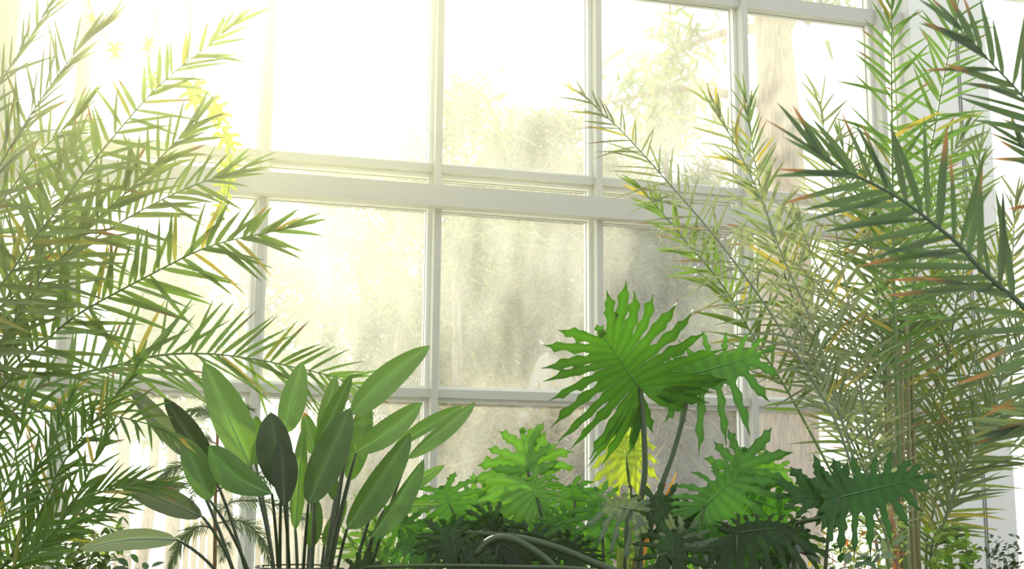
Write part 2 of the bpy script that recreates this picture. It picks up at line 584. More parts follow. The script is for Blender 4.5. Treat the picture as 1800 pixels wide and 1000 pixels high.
# left palms
LP1 = thing('date_palm', 'tall feathery palm whose long fronds are coloured pale as if washed out by sun glare', 'palm', P(-330, 760, 4.4) * 1.0)
crown = P(-330, 760, 4.4)
LP1.location = Vector((crown.x, crown.y, 0.44))
tk = MB()
tk.tube([Vector((crown.x, crown.y, 0.40 + 0.1 * i)) for i in range(int((crown.z + .25 - .4) / .1))], [0.11 + 0.012 * (i % 2) for i in range(int((crown.z + .25 - .4) / .1))], 10)
tk.build('trunk', M['twig'], LP1)
cL = (-330, 740, 4.4)
G_LB = lin((112, 136, 76))  # paler olive: washing-out by the sun glare put into the leaf colour
LF = [
    # pts, n, L(left,right), ang, w
    ([cL, (-150, 400, 3.9), (0, 147, 3.6), (50, 70, 3.6), (97, -5, 3.6), (130, -60, 3.6)], 50, (105, 60), (28, 14), 7, dict(col=G_GREY, t0=.35)),
    ([cL, (-120, 480, 4.0), (30, 240, 3.9), (62, 190, 3.9), (102, 133, 3.9), (146, 78, 3.9), (188, 45, 3.9)], 58, (88, 100), (42, 20), 7, dict(col=G_GREY, t0=.3)),
    ([cL, (-100, 600, 4.2), (10, 490, 4.2), (50, 430, 4.2), (100, 370, 4.2), (155, 295, 4.2), (270, 160, 4.2), (360, 85, 4.2), (405, 48, 4.2)], 54, (100, 75), (58, 44), 10, dict(t0=.2, yellow=.07, col=G_LB)),
    ([cL, (-60, 655, 4.3), (30, 555, 4.3), (75, 490, 4.3), (125, 435, 4.3), (175, 380, 4.3), (220, 340, 4.3), (260, 300, 4.3), (318, 240, 4.3), (345, 215, 4.3)], 56, (100, 105), (56, 42), 10, dict(t0=.2, yellow=.03, col=G_LB)),
    ([cL, (-120, 740, 4.4), (0, 683, 4.4), (33, 642, 4.4), (82, 598, 4.4), (126, 560, 4.4), (181, 527, 4.4), (264, 483, 4.4), (350, 440, 4.4), (415, 420, 4.4), (475, 408, 4.4), (500, 402, 4.4)], 56, (112, 92), (60, 44), 10, dict(t0=.22, yellow=.07, col=G_PALM)),
    ([cL, (-120, 755, 4.7), (0, 708, 4.9), (55, 686, 5.0), (132, 659, 5.2), (200, 643, 5.35), (284, 624, 5.5), (368, 622, 5.65), (452, 632, 5.75), (515, 645, 5.85), (578, 660, 5.9), (625, 678, 5.95)], 60, (108, 94), (46, 40), 8, dict(t0=.28, col=lin((104, 140, 62)), yellow=.02, browntip=.05)),
    ([cL, (-150, 560, 4.6), (-30, 400, 4.6), (60, 280, 4.6), (140, 200, 4.6)], 44, (95, 95), (45, 35), 8, dict(t0=.35, col=G_LB)),
    ([cL, (-160, 700, 4.5), (-40, 600, 4.5), (40, 470, 4.5), (90, 350, 4.5), (130, 260, 4.5)], 46, (95, 100), (58, 40), 9, dict(t0=.3, col=G_LB, yellow=.03)),
    ([cL, (-130, 640, 4.8), (0, 540, 4.8), (120, 450, 4.8), (230, 380, 4.8), (330, 330, 4.8), (420, 300, 4.8)], 50, (100, 95), (60, 42), 9, dict(t0=.3, col=G_LB, yellow=.03)),
]
for pts, n_, L_, ang, w, kw in LF:
    kw.setdefault('droop', .05)
    kw.setdefault('sigma', 13)
    frond(LP1, pts, int(n_ * 1.08), (L_[0] * 1.55, L_[1] * 1.5), ang, w, rr=6, **kw)

crown = P(-90, 1130, 4.2)
LP2 = thing('date_palm', 'bushy green palm low in the corner, in front of the small-leaved shrub', 'palm', Vector((crown.x, crown.y, 0.44)))
tk = MB()
tk.tube([Vector((crown.x, crown.y, 0.40 + 0.06 * i)) for i in range(14)], [0.10 + 0.012 * (i % 2) for i in range(14)], 10)
tk.build('trunk', M['twig'], LP2)
cB = (-90, 1120, 4.2)
G_LOW = lin((84, 122, 42))
LF2 = [
    ([cB, (7, 993, 4.0), (35, 954, 4.0), (63, 916, 4.0), (105, 825, 4.0), (140, 772, 4.0), (182, 720, 4.0), (227, 667, 4.0), (245, 640, 4.0)], 56, (95, 110), (55, 22), 7, {}),
    ([cB, (0, 1003, 4.1), (35, 965, 4.1), (87, 916, 4.1), (140, 881, 4.1), (185, 863, 4.1), (235, 852, 4.1), (290, 850, 4.1)], 46, (120, 110), (45, 20), 7, {}),
    ([cB, (-50, 900, 4.3), (0, 745, 4.3), (52, 726, 4.3), (105, 721, 4.3), (157, 724, 4.3), (210, 733, 4.3), (262, 746, 4.3), (300, 765, 4.3)], 44, (60, 125), (60, 35), 7, dict(t0=.42, droop=.35)),
    ([cB, (-20, 960, 3.9), (40, 860, 3.9), (90, 780, 3.9), (125, 700, 3.9)], 46, (100, 100), (55, 25), 7, {}),
    ([cB, (-40, 980, 3.7), (0, 880, 3.7), (30, 790, 3.7), (45, 700, 3.7)], 44, (90, 110), (60, 25), 7, {}),
    ([cB, (0, 1020, 3.8), (70, 960, 3.8), (120, 900, 3.8), (170, 800, 3.8), (190, 760, 3.8)], 44, (100, 100), (50, 25), 7, {}),
    ([cB, (-60, 950, 4.5), (-20, 800, 4.5), (10, 650, 4.5), (30, 560, 4.5)], 44, (90, 100), (50, 25), 7, dict(col=G_LB)),
    ([cB, (20, 1010, 3.9), (90, 950, 3.9), (160, 905, 3.9), (220, 890, 3.9)], 40, (90, 90), (50, 25), 6, {}),
]
for pts, n_, L_, ang, w, kw in LF2:
    kw.setdefault('col', G_LOW)
    frond(LP2, pts, n_, L_, ang, w, rr=6, yellow=.03, **kw)

# mid right palm clump
cr_ = soilpt(1585, 6.3)
RP = thing('areca_palm', 'tall clump palm with many thin upright stems, by the white wall', 'palm', cr_)


def rootpx(u, v, d, z=0.40):
    """extend a frond's foot from pixel u, v down to the soil"""
    p = P(u, v, d)
    q = EYE + ray(u, v)  # unused direction, keeps the foot under the stem
    # pixel of the soil point under it
    g = Vector((p.x, p.y, z)) - EYE
    x = g.dot(RI) / g.dot(FW); y = g.dot(UP) / g.dot(FW)
    return (900 + x * F, 500 - y * F, d)


G_MID = lin((104, 128, 80))
G_PALE = lin((144, 158, 116))
RFr = [
    # central vertical frond
    ([(1592, 980, 6.3), (1590, 900, 6.3), (1581, 800, 6.3), (1574, 620, 6.3), (1570, 440, 6.3), (1569, 300, 6.3), (1567, 150, 6.3), (1567, 40, 6.3), (1568, -10, 6.3)], 70, (122, 118), (60, 44), 9, dict(t0=.30, col=lin((92, 132, 52)), rr=7)),
    ([(1602, 985, 6.6), (1600, 900, 6.6), (1598, 700, 6.6), (1605, 500, 6.6), (1620, 350, 6.6), (1640, 240, 6.6), (1655, 160, 6.6), (1668, 90, 6.6), (1686, -5, 6.6), (1695, -60, 6.6)], 74, (105, 118), (60, 44), 8, dict(t0=.3, col=lin((100, 138, 62)), rr=6)),
    # long left-leaning frond
    ([(1545, 990, 6.0), (1520, 900, 6.0), (1480, 768, 6.0), (1443, 692, 6.0), (1376, 584, 6.0), (1320, 500, 6.0), (1250, 408, 6.0), (1165, 310, 6.0), (1100, 238, 6.0), (1060, 200, 6.0), (1030, 172, 6.0)], 84, (78, 112), (60, 44), 6, dict(t0=.26, col=G_GREY, rr=6)),
    ([(1560, 985, 6.1), (1500, 900, 6.1), (1443, 795, 6.1), (1390, 697, 6.1), (1353, 638, 6.1), (1317, 580, 6.1), (1286, 525, 6.1), (1250, 476, 6.1), (1210, 430, 6.1), (1165, 375, 6.1), (1128, 335, 6.1)], 70, (85, 90), (50, 38), 8, dict(t0=.42, col=lin((106, 138, 58)), rr=6)),
    ([(1565, 985, 6.2), (1540, 900, 6.2), (1497, 795, 6.2), (1448, 629, 6.2), (1421, 552, 6.2), (1375, 450, 6.2), (1350, 380, 6.2), (1320, 310, 6.2), (1285, 240, 6.2), (1250, 185, 6.2)], 72, (95, 110), (52, 38), 8, dict(t0=.28, col=G_PALE, yellow=.07, rr=7)),
    ([(1572, 985, 6.5), (1550, 900, 6.5), (1470, 690, 6.5), (1400, 540, 6.5), (1360, 420, 6.5), (1330, 300, 6.5), (1318, 220, 6.5), (1312, 175, 6.5)], 64, (90, 105), (52, 38), 7, dict(t0=.32, col=G_MID, rr=6)),
    ([(1570, 985, 6.4), (1555, 930, 6.4), (1529, 795, 6.4), (1511, 665, 6.4), (1495, 550, 6.4), (1475, 440, 6.4), (1466, 377, 6.4), (1462, 300, 6.4), (1445, 210, 6.4), (1440, 170, 6.4)], 70, (105, 110), (60, 44), 7, dict(t0=.25, col=G_PALE, yellow=.04, rr=6)),
    ([(1580, 985, 6.7), (1568, 900, 6.7), (1556, 700, 6.7), (1540, 500, 6.7), (1500, 350, 6.7), (1480, 250, 6.7)], 64, (110, 110), (60, 44), 7, dict(t0=.25, col=G_MID, yellow=.03, rr=6)),
    ([(1585, 985, 6.6), (1578, 900, 6.6), (1566, 750, 6.6), (1552, 600, 6.6), (1530, 420, 6.6), (1520, 300, 6.6)], 62, (120, 120), (60, 44), 7, dict(t0=.22, col=G_MID, rr=7)),
    ([(1590, 985, 6.8), (1588, 850, 6.8), (1592, 650, 6.8), (1612, 480, 6.8), (1650, 330, 6.8), (1690, 240, 6.8)], 64, (115, 115), (60, 44), 7, dict(t0=.22, col=G_MID, rr=6)),
    ([(1578, 985, 6.3), (1552, 860, 6.3), (1525, 740, 6.3), (1480, 600, 6.3), (1440, 480, 6.3), (1400, 380, 6.3)], 60, (100, 110), (60, 44), 7, dict(t0=.2, col=G_PALE, yellow=.03, rr=6)),
    ([(1575, 985, 6.2), (1520, 830, 6.2), (1470, 720, 6.2), (1430, 640, 6.2), (1395, 560, 6.2)], 54, (80, 100), (60, 44), 6, dict(t0=.25, col=G_MID, rr=5)),
]
for pts, n_, L_, ang, w, kw in RFr:
    u0, v0, d0 = pts[0]
    frond(RP, [rootpx(u0, v0, d0)] + pts, int(n_ * 1.1), (L_[0] * 1.15, L_[1] * 1.15), ang, w * .88, sigma=13, lift=.1, t0=0.22 + kw.pop('t0') * .8, **kw)
# bare stems of the clump, and a brown sheath
for (u, v, d) in ((1562, 640, 6.5), (1574, 560, 6.4), (1583, 600, 6.35), (1594, 560, 6.5), (1603, 640, 6.6), (1556, 720, 6.45)):
    stem_part(RP, [rootpx(u + 12, 980, d), (u + 10, 960, d), (u + 4, 800, d), (u, v, d)], 5.5, 3.5, 'stem', col=lin((120, 118, 70)))
sh = stem_part(RP, [rootpx(1574, 965, 5.9), (1574, 965, 5.9), (1570, 925, 5.9), (1563, 888, 5.9)], 9, 4, 'sheath', 'twig', n=14)
sh['label'] = 'reddish brown dry sheath'

# second small palm on the right
cr2 = soilpt(1640, 6.9)
RP2 = thing('areca_palm', 'loose palm with slanting stems in front of the white wall panel', 'palm', cr2)
for pts, n_, L_, ang, w, kw in [
    ([(1608, 986, 6.9), (1625, 880, 6.9), (1645, 790, 6.9), (1653, 737, 6.9), (1664, 650, 6.9), (1680, 540, 6.9), (1700, 440, 6.9), (1716, 330, 6.9), (1724, 250, 6.9)], 66, (95, 100), (52, 32), 6, dict(t0=.25, col=G_MID)),
    ([(1636, 986, 6.7), (1660, 915, 6.7), (1685, 842, 6.7), (1723, 755, 6.7), (1760, 670, 6.7), (1800, 590, 6.7), (1840, 520, 6.7)], 56, (130, 110), (58, 34), 6, dict(t0=.15, col=G_MID)),
    ([(1628, 990, 6.8), (1640, 900, 6.8), (1660, 800, 6.8), (1690, 700, 6.8), (1720, 600, 6.8), (1745, 500, 6.8), (1760, 420, 6.8)], 60, (120, 110), (60, 34), 6, dict(t0=.2, col=lin((120, 140, 66)))),
    ([(1644, 985, 7.0), (1668, 900, 7.0), (1700, 810, 7.0), (1750, 740, 7.0), (1800, 700, 7.0), (1850, 680, 7.0)], 52, (110, 110), (55, 34), 6, dict(t0=.2, col=lin((126, 146, 76)))),
    ([(1615, 990, 7.1), (1622, 850, 7.1), (1640, 720, 7.1), (1650, 600, 7.1), (1640, 480, 7.1)], 52, (110, 120), (60, 34), 6, dict(t0=.3, col=lin((120, 144, 66)))),
    ([(1640, 990, 7.2), (1690, 860, 7.2), (1740, 760, 7.2), (1770, 600, 7.2), (1780, 450, 7.2), (1785, 350, 7.2)], 60, (120, 110), (60, 34), 6, dict(t0=.3, col=G_PALE)),
]:
    u0, v0, d0 = pts[0]
    frond(RP2, [rootpx(u0, v0, d0)] + pts, int(n_ * 1.2), L_, ang, w, lift=.1, t0=0.22 + kw.pop('t0') * .8, rr=6, browntip=.05, **kw)

# big close palm on the right, crown beyond the frame
cc = P(2060, 700, 2.4)
FP = thing('date_palm', 'close dark green palm reaching in with broad stiff leaflets and rust-coloured tips', 'palm', Vector((cc.x, cc.y, 0.44)))
tk = MB()
tk.tube([Vector((cc.x - .02, cc.y, 0.40 + 0.05 * i)) for i in range(31)], [(0.085 + 0.012 * (i % 2)) * (1 if i < 28 else (1 - .28 * (i - 27))) for i in range(31)], 14)
tk.build('trunk', M['twig'], FP)
cF = (2042, 700, 2.4)
for pts, n_, L_, ang, w, kw in [
    ([cF, (1900, 650, 2.35), (1799, 539, 2.3), (1767, 512, 2.3), (1722, 471, 2.3), (1682, 427, 2.3), (1637, 390, 2.3), (1583, 350, 2.3), (1520, 316, 2.3), (1476, 296, 2.3), (1445, 278, 2.3)], 33, (215, 235), (56, 40), 15, dict(t0=.08, rr=12, yellow=.0)),
    ([(2044, 640, 2.4), (1950, 420, 2.3), (1880, 270, 2.2), (1800, 172, 2.2), (1740, 108, 2.2), (1690, 55, 2.2)], 30, (190, 190), (46, 34), 15, dict(t0=.2, rr=9, yellow=.0)),
    ([(2042, 680, 2.4), (1960, 690, 2.55), (1880, 725, 2.5), (1815, 745, 2.5), (1770, 752, 2.5)], 22, (175, 130), (24, 10), 14, dict(t0=.2, rr=9, col=lin((92, 112, 84)), yellow=0)),
    ([(2042, 680, 2.4), (1980, 500, 2.7), (1900, 380, 2.7), (1840, 300, 2.7), (1790, 250, 2.7)], 26, (120, 120), (50, 25), 12, dict(t0=.2, rr=8, yellow=.0)),
]:
    kw.setdefault('col', lin((66, 90, 60)))
    frond(FP, pts, n_, L_, ang, w, droop=.03, sigma=7, browntip=.4, lift=.05, prof=(.8, .55), **kw)

# ------------------------------------------------------------------ bird of paradise
SR = soilpt(530, 5.0)
ST = thing('bird_of_paradise', 'large clump with big paddle-shaped leaves on long stalks, in front of the feathery conifer', 'plant', SR)
GS_L = lin((102, 144, 68)); GS_M = lin((78, 120, 50)); GS_D = lin((42, 66, 34)); GS_G = lin((110, 124, 104))


def paddle(parent, base, tip, wl, wr, root_u, col, dB=5.0, dT=None, bow=0.0, fold=0.35, cup=0.0, lean=0.0, curl=0.0, fat=0.42, mids=None, orange=False, name='leaf'):
    """base/tip in px; wl, wr half widths in px; bow sideways bend of the midrib in px"""
    dT = dB if dT is None else dT
    A = P(base[0], base[1], dB); B = P(tip[0], tip[1], dT)
    k = (dB + dT) / 2 / F
    T = (B - A); ln = T.length; T.normalize()
    view = ((A + B) / 2 - EYE).normalized()
    S = view.cross(T).normalized()           # to the right when pointing up
    Nn = S.cross(T).normalized()
    if Nn.dot(view) > 0: Nn = -Nn
    mb = MB(); n = 20; rowsp = []; cols = []; uvs = []; mid = []
    ph = R.uniform(0, 6)
    for i in range(n):
        t = i / (n - 1)
        prof = (math.sin(PI * t ** (math.log(.5) / math.log(fat)))) ** 0.62 if 0 < t < 1 else 0.0
        if t > .93: prof *= 1 - (t - .93) / .07 * .5
        c = A + T * (ln * t) + S * (bow * k * math.sin(PI * t)) + Nn * (lean * ln * t * t - cup * ln * math.sin(PI * t))
        mid.append(c)
        row = []; cr = []; uvr = []
        for j in (-3, -2, -1, 0, 1, 2, 3):
            x = j / 3
            w_ = (wl if j < 0 else wr) * 1.22 * k * prof
            wav = .05 * math.sin(t * 17 + ph + (2 if j < 0 else 0)) * abs(x) * w_
            f = fold * abs(x) * w_ + curl * x * x * w_ + wav
            row.append(c + S * (x * w_ * math.cos(fold * .6)) + Nn * f)
            g = 1.0 - .05 * abs(x)
            if j == 0: g = 1.5
            ccol = tuple(q * g for q in col)
            if orange and t > .9: ccol = lin((205, 130, 40))
            cr.append(ccol)
            uvr.append((x, t * 1.0 + abs(x) * -.12))
        rowsp.append(row); cols.append(cr); uvs.append(uvr)
    mb.grid(rowsp, cols, uvs)
    lf = mb.build(name, M['strel'], parent)
    mr_ = MB()
    mr_.tube([p_ + Nn * -0.001 for p_ in mid], [2.2 * k * (1 - .85 * i / (n - 1)) for i in range(n)], 5, tuple(min(1, q * 1.5 + .04) for q in col))
    mr_.build('midrib', M['stem'], lf)
    # stalk down to the soil
    tb = -T
    g = Vector((P(root_u, 1000, 5.0).x, 0, 0))
    rt = Vector((SR.x + (root_u - 530) * .0011, SR.y + R.uniform(-.08, .08), 0.42))
    bot = P(root_u, 1000, 5.0 + R.uniform(-.05, .05))
    m1 = A + tb * .10
    bot = P(root_u + (base[0] - root_u) * .10, 1030, 5.0 + R.uniform(-.08, .08))
    q = [rt * ((1 - t) ** 2) + bot * (2 * t * (1 - t)) + A * (t * t) for t in [i / 21 for i in range(22)]]
    pb = MB()
    pb.tube(q, [(4.6 - 2.1 * i / 21) * k for i in range(22)], 7, tuple(x * .85 for x in GS_D) if not mids else mids)
    pb.build('stalk', M['stem'], lf)
    return lf


# base, tip, half widths left/right (looking from stalk to tip), root u
PL = [
    ((324, 803), (227, 683), 12, 20, 470, GS_G, dict(dB=5.1, fold=.9, fat=.45)),
    ((372, 828), (288, 700), 14, 22, 478, GS_D, dict(dB=5.0, fold=.8)),
    ((369, 880), (321, 768), 18, 22, 500, GS_M, dict(dB=4.8, fold=.3, orange=True, fat=.45)),
    ((441, 822), (358, 636), 24, 30, 515, GS_L, dict(dB=5.1, fold=.25, fat=.42)),
    ((478, 868), (367, 783), 24, 24, 500, GS_M, dict(dB=4.75, fold=.5, bow=-14, fat=.55, curl=-.4)),
    ((494, 862), (476, 724), 28, 24, 488, GS_D, dict(dB=4.85, fold=.3, fat=.5)),
    ((500, 892), (494, 772), 16, 22, 520, tuple(x * .7 for x in GS_D), dict(dB=4.7, fold=.3, fat=.55)),
    ((500, 762), (531, 635), 18, 20, 512, GS_L, dict(dB=5.2, fold=.2, fat=.42)),
    ((563, 768), (591, 658), 12, 14, 545, GS_L, dict(dB=5.2, fold=.5)),
    ((555, 790), (619, 657), 14, 14, 550, GS_M, dict(dB=5.05, fold=.8)),
    ((618, 728), (756, 607), 20, 22, 565, GS_L, dict(dB=5.0, fold=.3, fat=.4, bow=-6)),
    ((542, 886), (616, 716), 25, 26, 527, tuple((a + b) / 2 for a, b in zip(GS_D, GS_M)), dict(dB=4.7, fold=.4, fat=.45)),
    ((626, 796), (742, 707), 20, 17, 548, GS_L, dict(dB=4.9, fold=.3, fat=.45, bow=6)),
    ((716, 806), (836, 706), 8, 16, 620, GS_L, dict(dB=5.0, fold=.3, fat=.5)),
    ((690, 790), (815, 713), 14, 6, 590, GS_L, dict(dB=5.1, fold=.3, fat=.5)),
    ((610, 930), (722, 760), 16, 28, 575, GS_M, dict(dB=4.8, fold=.5, fat=.42)),
    ((654, 945), (745, 806), 6, 24, 625, GS_M, dict(dB=4.7, fold=.5, fat=.42)),
    ((700, 868), (782, 817), 9, 10, 585, GS_L, dict(dB=5.1, fold=.3, fat=.4)),
    ((676, 893), (780, 886), 8, 10, 600, GS_L, dict(dB=5.1, fold=.3, fat=.4)),
    ((614, 846), (648, 700), 18, 18, 560, GS_M, dict(dB=5.25, fold=.2, fat=.45)),
    ((553, 800), (535, 725), 12, 13, 540, GS_L, dict(dB=5.3, fold=.3, orange=True)),
    ((356, 908), (206, 845), 18, 20, 470, lin((70, 84, 66)), dict(dB=4.8, fold=.25, fat=.45, lean=.05)),  # grey sheen of this leaf put into its colour
    ((310, 948), (138, 966), 15, 15, 492, lin((112, 128, 112)), dict(dB=4.8, fold=.15, fat=.42, bow=8)),
    ((450, 818), (450, 730), 12, 16, 505, GS_M, dict(dB=5.3, fold=.2)),
    ((519, 932), (533, 750), 13, 12, 530, GS_L, dict(dB=4.95, fold=.7, fat=.45)),
    ((600, 835), (607, 752), 8, 10, 555, GS_L, dict(dB=5.2, fold=.6)),
    ((546, 962), (560, 880), 12, 12, 545, GS_M, dict(dB=5.1, fold=.4)),
    ((588, 880), (574, 790), 10, 10, 560, GS_M, dict(dB=5.2, fold=.6)),
    ((570, 958), (610, 880), 12, 10, 560, GS_L, dict(dB=5.2, fold=.6)),
]
for a, b, wl, wr, ru, col, kw in PL:
    paddle(ST, a, b, wl, wr, ru, jit(col, .06), **kw)
# wire hoop around the stalks
hc = P(520, 996, 5.0)
hb = MB()
hb.tube([hc + Vector((math.cos(2 * PI * i / 48) * .16, math.sin(2 * PI * i / 48) * .16, 0.0)) for i in range(49)], 0.0035, 6, cap=False)
hr = tag(hb.build('support_hoop', M['wire'], None, origin=Vector((hc.x, hc.y, 0.45))), 'thin dark wire hoop holding the stalks of the paddle-leaved plant', 'plant support')
lg = MB()
for a_ in (0.6, 2.7, 4.8):
    lb = MB(); lx = hc + Vector((math.cos(a_) * .16, math.sin(a_) * .16, 0))
    lb.tube([lx, Vector((lx.x, lx.y, .42))], 0.004, 6)
    lb.build('leg', M['wire'], hr)

# ------------------------------------------------------------------ split-leaf philodendrons
GP_L = lin((84, 138, 46)); GP_M = lin((58, 112, 32)); GP_D = lin((20, 52, 13)); GP_Y = lin((170, 190, 60))  # GP_Y carries the sunlit yellow in the leaf colour


def split_leaf(parent, J, T_, W, nl=8, dJ=5.2, dT=None, col=GP_M, droop=.35, tipdroop=.25, roll=0.0, stalk=None, hlobe=1.0, web=.34, name='leaf', fan=150, slen=1.0, sr=4.0, flip=False, m='philo', wav=1.0):
    """J junction px, T_ tip px, W = (left, right) lobe reach in px"""
    dT = dJ if dT is None else dT
    A = P(J[0], J[1], dJ); B = P(T_[0], T_[1], dT)
    k = dJ / F
    Y = B - A; Lm = Y.length; Y.normalize()
    view = (A - EYE).normalized()
    S = view.cross(Y).normalized()
    dr2 = droop if isinstance(droop, tuple) else (droop, droop)
    Nn = S.cross(Y).normalized()
    if Nn.z < 0 and abs(Nn.z) > .2: Nn = -Nn
    elif Nn.dot(view) > 0 and abs(Nn.z) <= .2: Nn = -Nn
    if roll:
        S, Nn = S * math.cos(roll) + Nn * math.sin(roll), Nn * math.cos(roll) - S * math.sin(roll)
    down = -Z

    def world(x, y, lift=0.0):
        ax = abs(x)
        Wm = (W[0] if x < 0 else W[1]) * k + 1e-6
        p_ = A + S * x + Y * y
        q = min(1.6, ax / Wm)
        p_ = p_ + down * ((dr2[0] if x < 0 else dr2[1]) * Wm * q * q * .55)
        ty = max(0, y / Lm)
        p_ = p_ + down * (tipdroop * Lm * ty * ty * .5)
        return p_ + Nn * (lift + .12 * ax * (1 - q * .6))
    mb = MB()
    ph = R.uniform(0, 6)
    for sd in (-1, 1):
        Wm = (W[0] if sd < 0 else W[1]) * k
        if Wm <= 0: continue
        # lobes from the tip (0) to the base (nl-1)
        O = []; TH = []; LN = []
        for i in range(nl + 1):
            q = i / nl
            y0 = Lm * max(0.0, .86 * (1 - q / .68))
            th = math.radians(18 + fan * q ** .85 + R.uniform(-4, 4))
            if i == 0: th = 0.0
            ln = Wm * (.50 + .62 * math.sin(PI * min(1, .08 + .8 * q))) * R.uniform(.9, 1.1)
            if i == 0: ln = Lm * .24
            O.append(y0); TH.append(th); LN.append(ln * (slen if i else 1))

        def boundary(i, s):
            """shared edge between lobe i and i+1 (towards the base)"""
            if i < 0: a_, y_, l_ = 0.0, O[0] , LN[0]
            elif i >= nl: a_, y_, l_ = TH[nl] + .22, 0.0, LN[nl] * .8
            else: a_, y_, l_ = (TH[i] + TH[i + 1]) / 2, (O[i] + O[i + 1]) / 2, (LN[i] + LN[i + 1]) / 2
            return (math.sin(a_) * l_ * s, y_ + math.cos(a_) * l_ * s)
        for i in range(nl + 1):
            hw = hlobe * Wm * (.082 if i else .06) * (8 / nl) ** .6 * R.uniform(.85, 1.15)
            bend = R.uniform(-.10, .22)
            bp = [R.uniform(0, 6) for _ in range(2)]
            rowsp = []; cols = []
            lf_ = R.uniform(-.05, .05) * Wm
            ns_ = 18
            tc1 = [R.uniform(.50, .62), R.uniform(.50, .64)]; tc2 = [R.uniform(.74, .84), R.uniform(.74, .86)]
            ta = [R.uniform(.2, 1.0), R.uniform(.2, 1.0)]; tb2 = [R.uniform(.4, 1.1), R.uniform(.2, .9)]
            for j in range(ns_):
                s = j / (ns_ - 1)
                th = TH[i] - bend * s * s
                cx, cy = math.sin(th) * LN[i] * s, O[i] + math.cos(th) * LN[i] * s
                wb = web * (1 - .35 * abs(i / nl - .45))
                tx, ty = math.sin(th), math.cos(th)
                sh = (1 - max(0, (s - .55) / .45) ** 1.6) if s < 1 else .02
                hh = []
                for e_ in (0, 1):
                    tooth = 0
                    for c_, a_ in ((tc1[e_], ta[e_]), (tc2[e_], tb2[e_])):
                        d_ = s - c_
                        tooth += a_ * max(0, 1 - (d_ / -.13 if d_ < 0 else d_ / .055))
                    hh.append(hw * (sh * .8 + wav * tooth * (1 if s < .97 else 0)) + .0002)
                h1, h2 = hh
                e1 = (cx - ty * h1, cy + tx * h1)          # towards the tip
                e2 = (cx + ty * h2, cy - tx * h2)          # towards the base
                if s <= wb:
                    e1 = boundary(i - 1, s); e2 = boundary(i, s)
                lz = lf_ * s * s * 2
                fl_ = -.0 if s <= wb else .25 * hw
                rowsp.append([world(sd * e1[0], e1[1], lz - fl_), world(sd * cx, cy, lz), world(sd * e2[0], e2[1], lz - fl_)])
                g = R.uniform(.93, 1.07)
                c1 = tuple(x * g for x in col)
                cols.append([c1, tuple(min(1, x * 1.45) for x in c1) if s < .85 else c1, c1])
            mb.grid(rowsp, cols)
    lf = mb.build(name, M[m], parent)
    vb = MB()
    vb.tube([world(0, Lm * t, .0015) for t in (0, .2, .4, .6, .8)], [2.0 * k, 1.7 * k, 1.4 * k, 1.0 * k, .5 * k], 5, tuple(min(1, x * 1.5 + .02) for x in col))
    vb.build('midrib', M['stem'], lf)
    if stalk:
        pts_ = [P(*q) if not isinstance(q, Vector) else q for q in reversed(stalk)] + [A + Nn * -.003]
        sb = MB(); q = spline(pts_, 24)
        sb.tube(q, [sr * k * (1.15 - .45 * i / 23) for i in range(24)], 8, lin((40, 66, 26)))
        sb.build('stalk', M['stem'], lf)
    return lf


def soil_end(u, v, d):
    r_ = rootpx(u, v, d)
    return r_


def philo_plant(label, u, d, leaves):
    p = soilpt(u, d)
    t = thing('split_leaf_philodendron', label, 'plant', p)
    for lv in leaves:
        J, T_, W, kw = lv
        kw = dict(kw)
        stk = kw.pop('st', None)
        dJ = kw.get('dJ', d)
        if stk is None:
            stk = [(J[0] + (u - J[0]) * .25, min(1000, J[1] + 60), dJ)]
        foot = Vector((p.x + R.uniform(-.05, .05), p.y + R.uniform(-.05, .05), .42))
        kw['dJ'] = dJ
        split_leaf(t, J, T_, W, stalk=stk + [foot], **kw)
    return t


philo_plant('tallest split-leaf plant, two great lobed leaves on tall dark stalks before the window', 1120, 5.2, [
    ((1125, 683), (1056, 584), (138, 150), dict(nl=14, dT=5.0, col=GP_M, droop=.28, tipdroop=.0, hlobe=1.15, st=[(1131, 740, 5.2), (1133, 840, 5.2), (1122, 940, 5.2)], sr=6.5, fan=140, web=.40)),
    ((1213, 658), (1352, 622), (62, 82), dict(nl=9, dT=5.3, dJ=5.35, col=tuple(x * 1.1 for x in GP_M), droop=(.1, .9), tipdroop=-.1, st=[(1206, 710, 5.35), (1185, 790, 5.35), (1160, 860, 5.3), (1125, 960, 5.25)], sr=6, fan=150)),
])
philo_plant('pale green split-leaf plant with one upright leaf above a wide drooping leaf', 985, 5.3, [
    ((928, 828), (918, 757), (62, 56), dict(nl=4, dJ=5.45, col=GP_L, droop=.1, tipdroop=0, fan=80, st=[(932, 860, 5.45), (950, 930, 5.4)])),
    ((928, 828), (918, 812), (95, 88), dict(nl=5, dJ=5.5, col=GP_L, droop=.5, tipdroop=0, fan=100, st=[(934, 880, 5.45)])),
    ((944, 875), (930, 838), (140, 72), dict(nl=9, dJ=5.2, col=GP_L, droop=1.0, tipdroop=.2, fan=165, st=[(955, 915, 5.2), (978, 965, 5.2), (997, 1000, 5.2)], sr=4.5)),
    ((860, 905), (820, 850), (80, 70), dict(nl=8, dJ=5.5, col=GP_L, droop=.6, fan=150)),
])
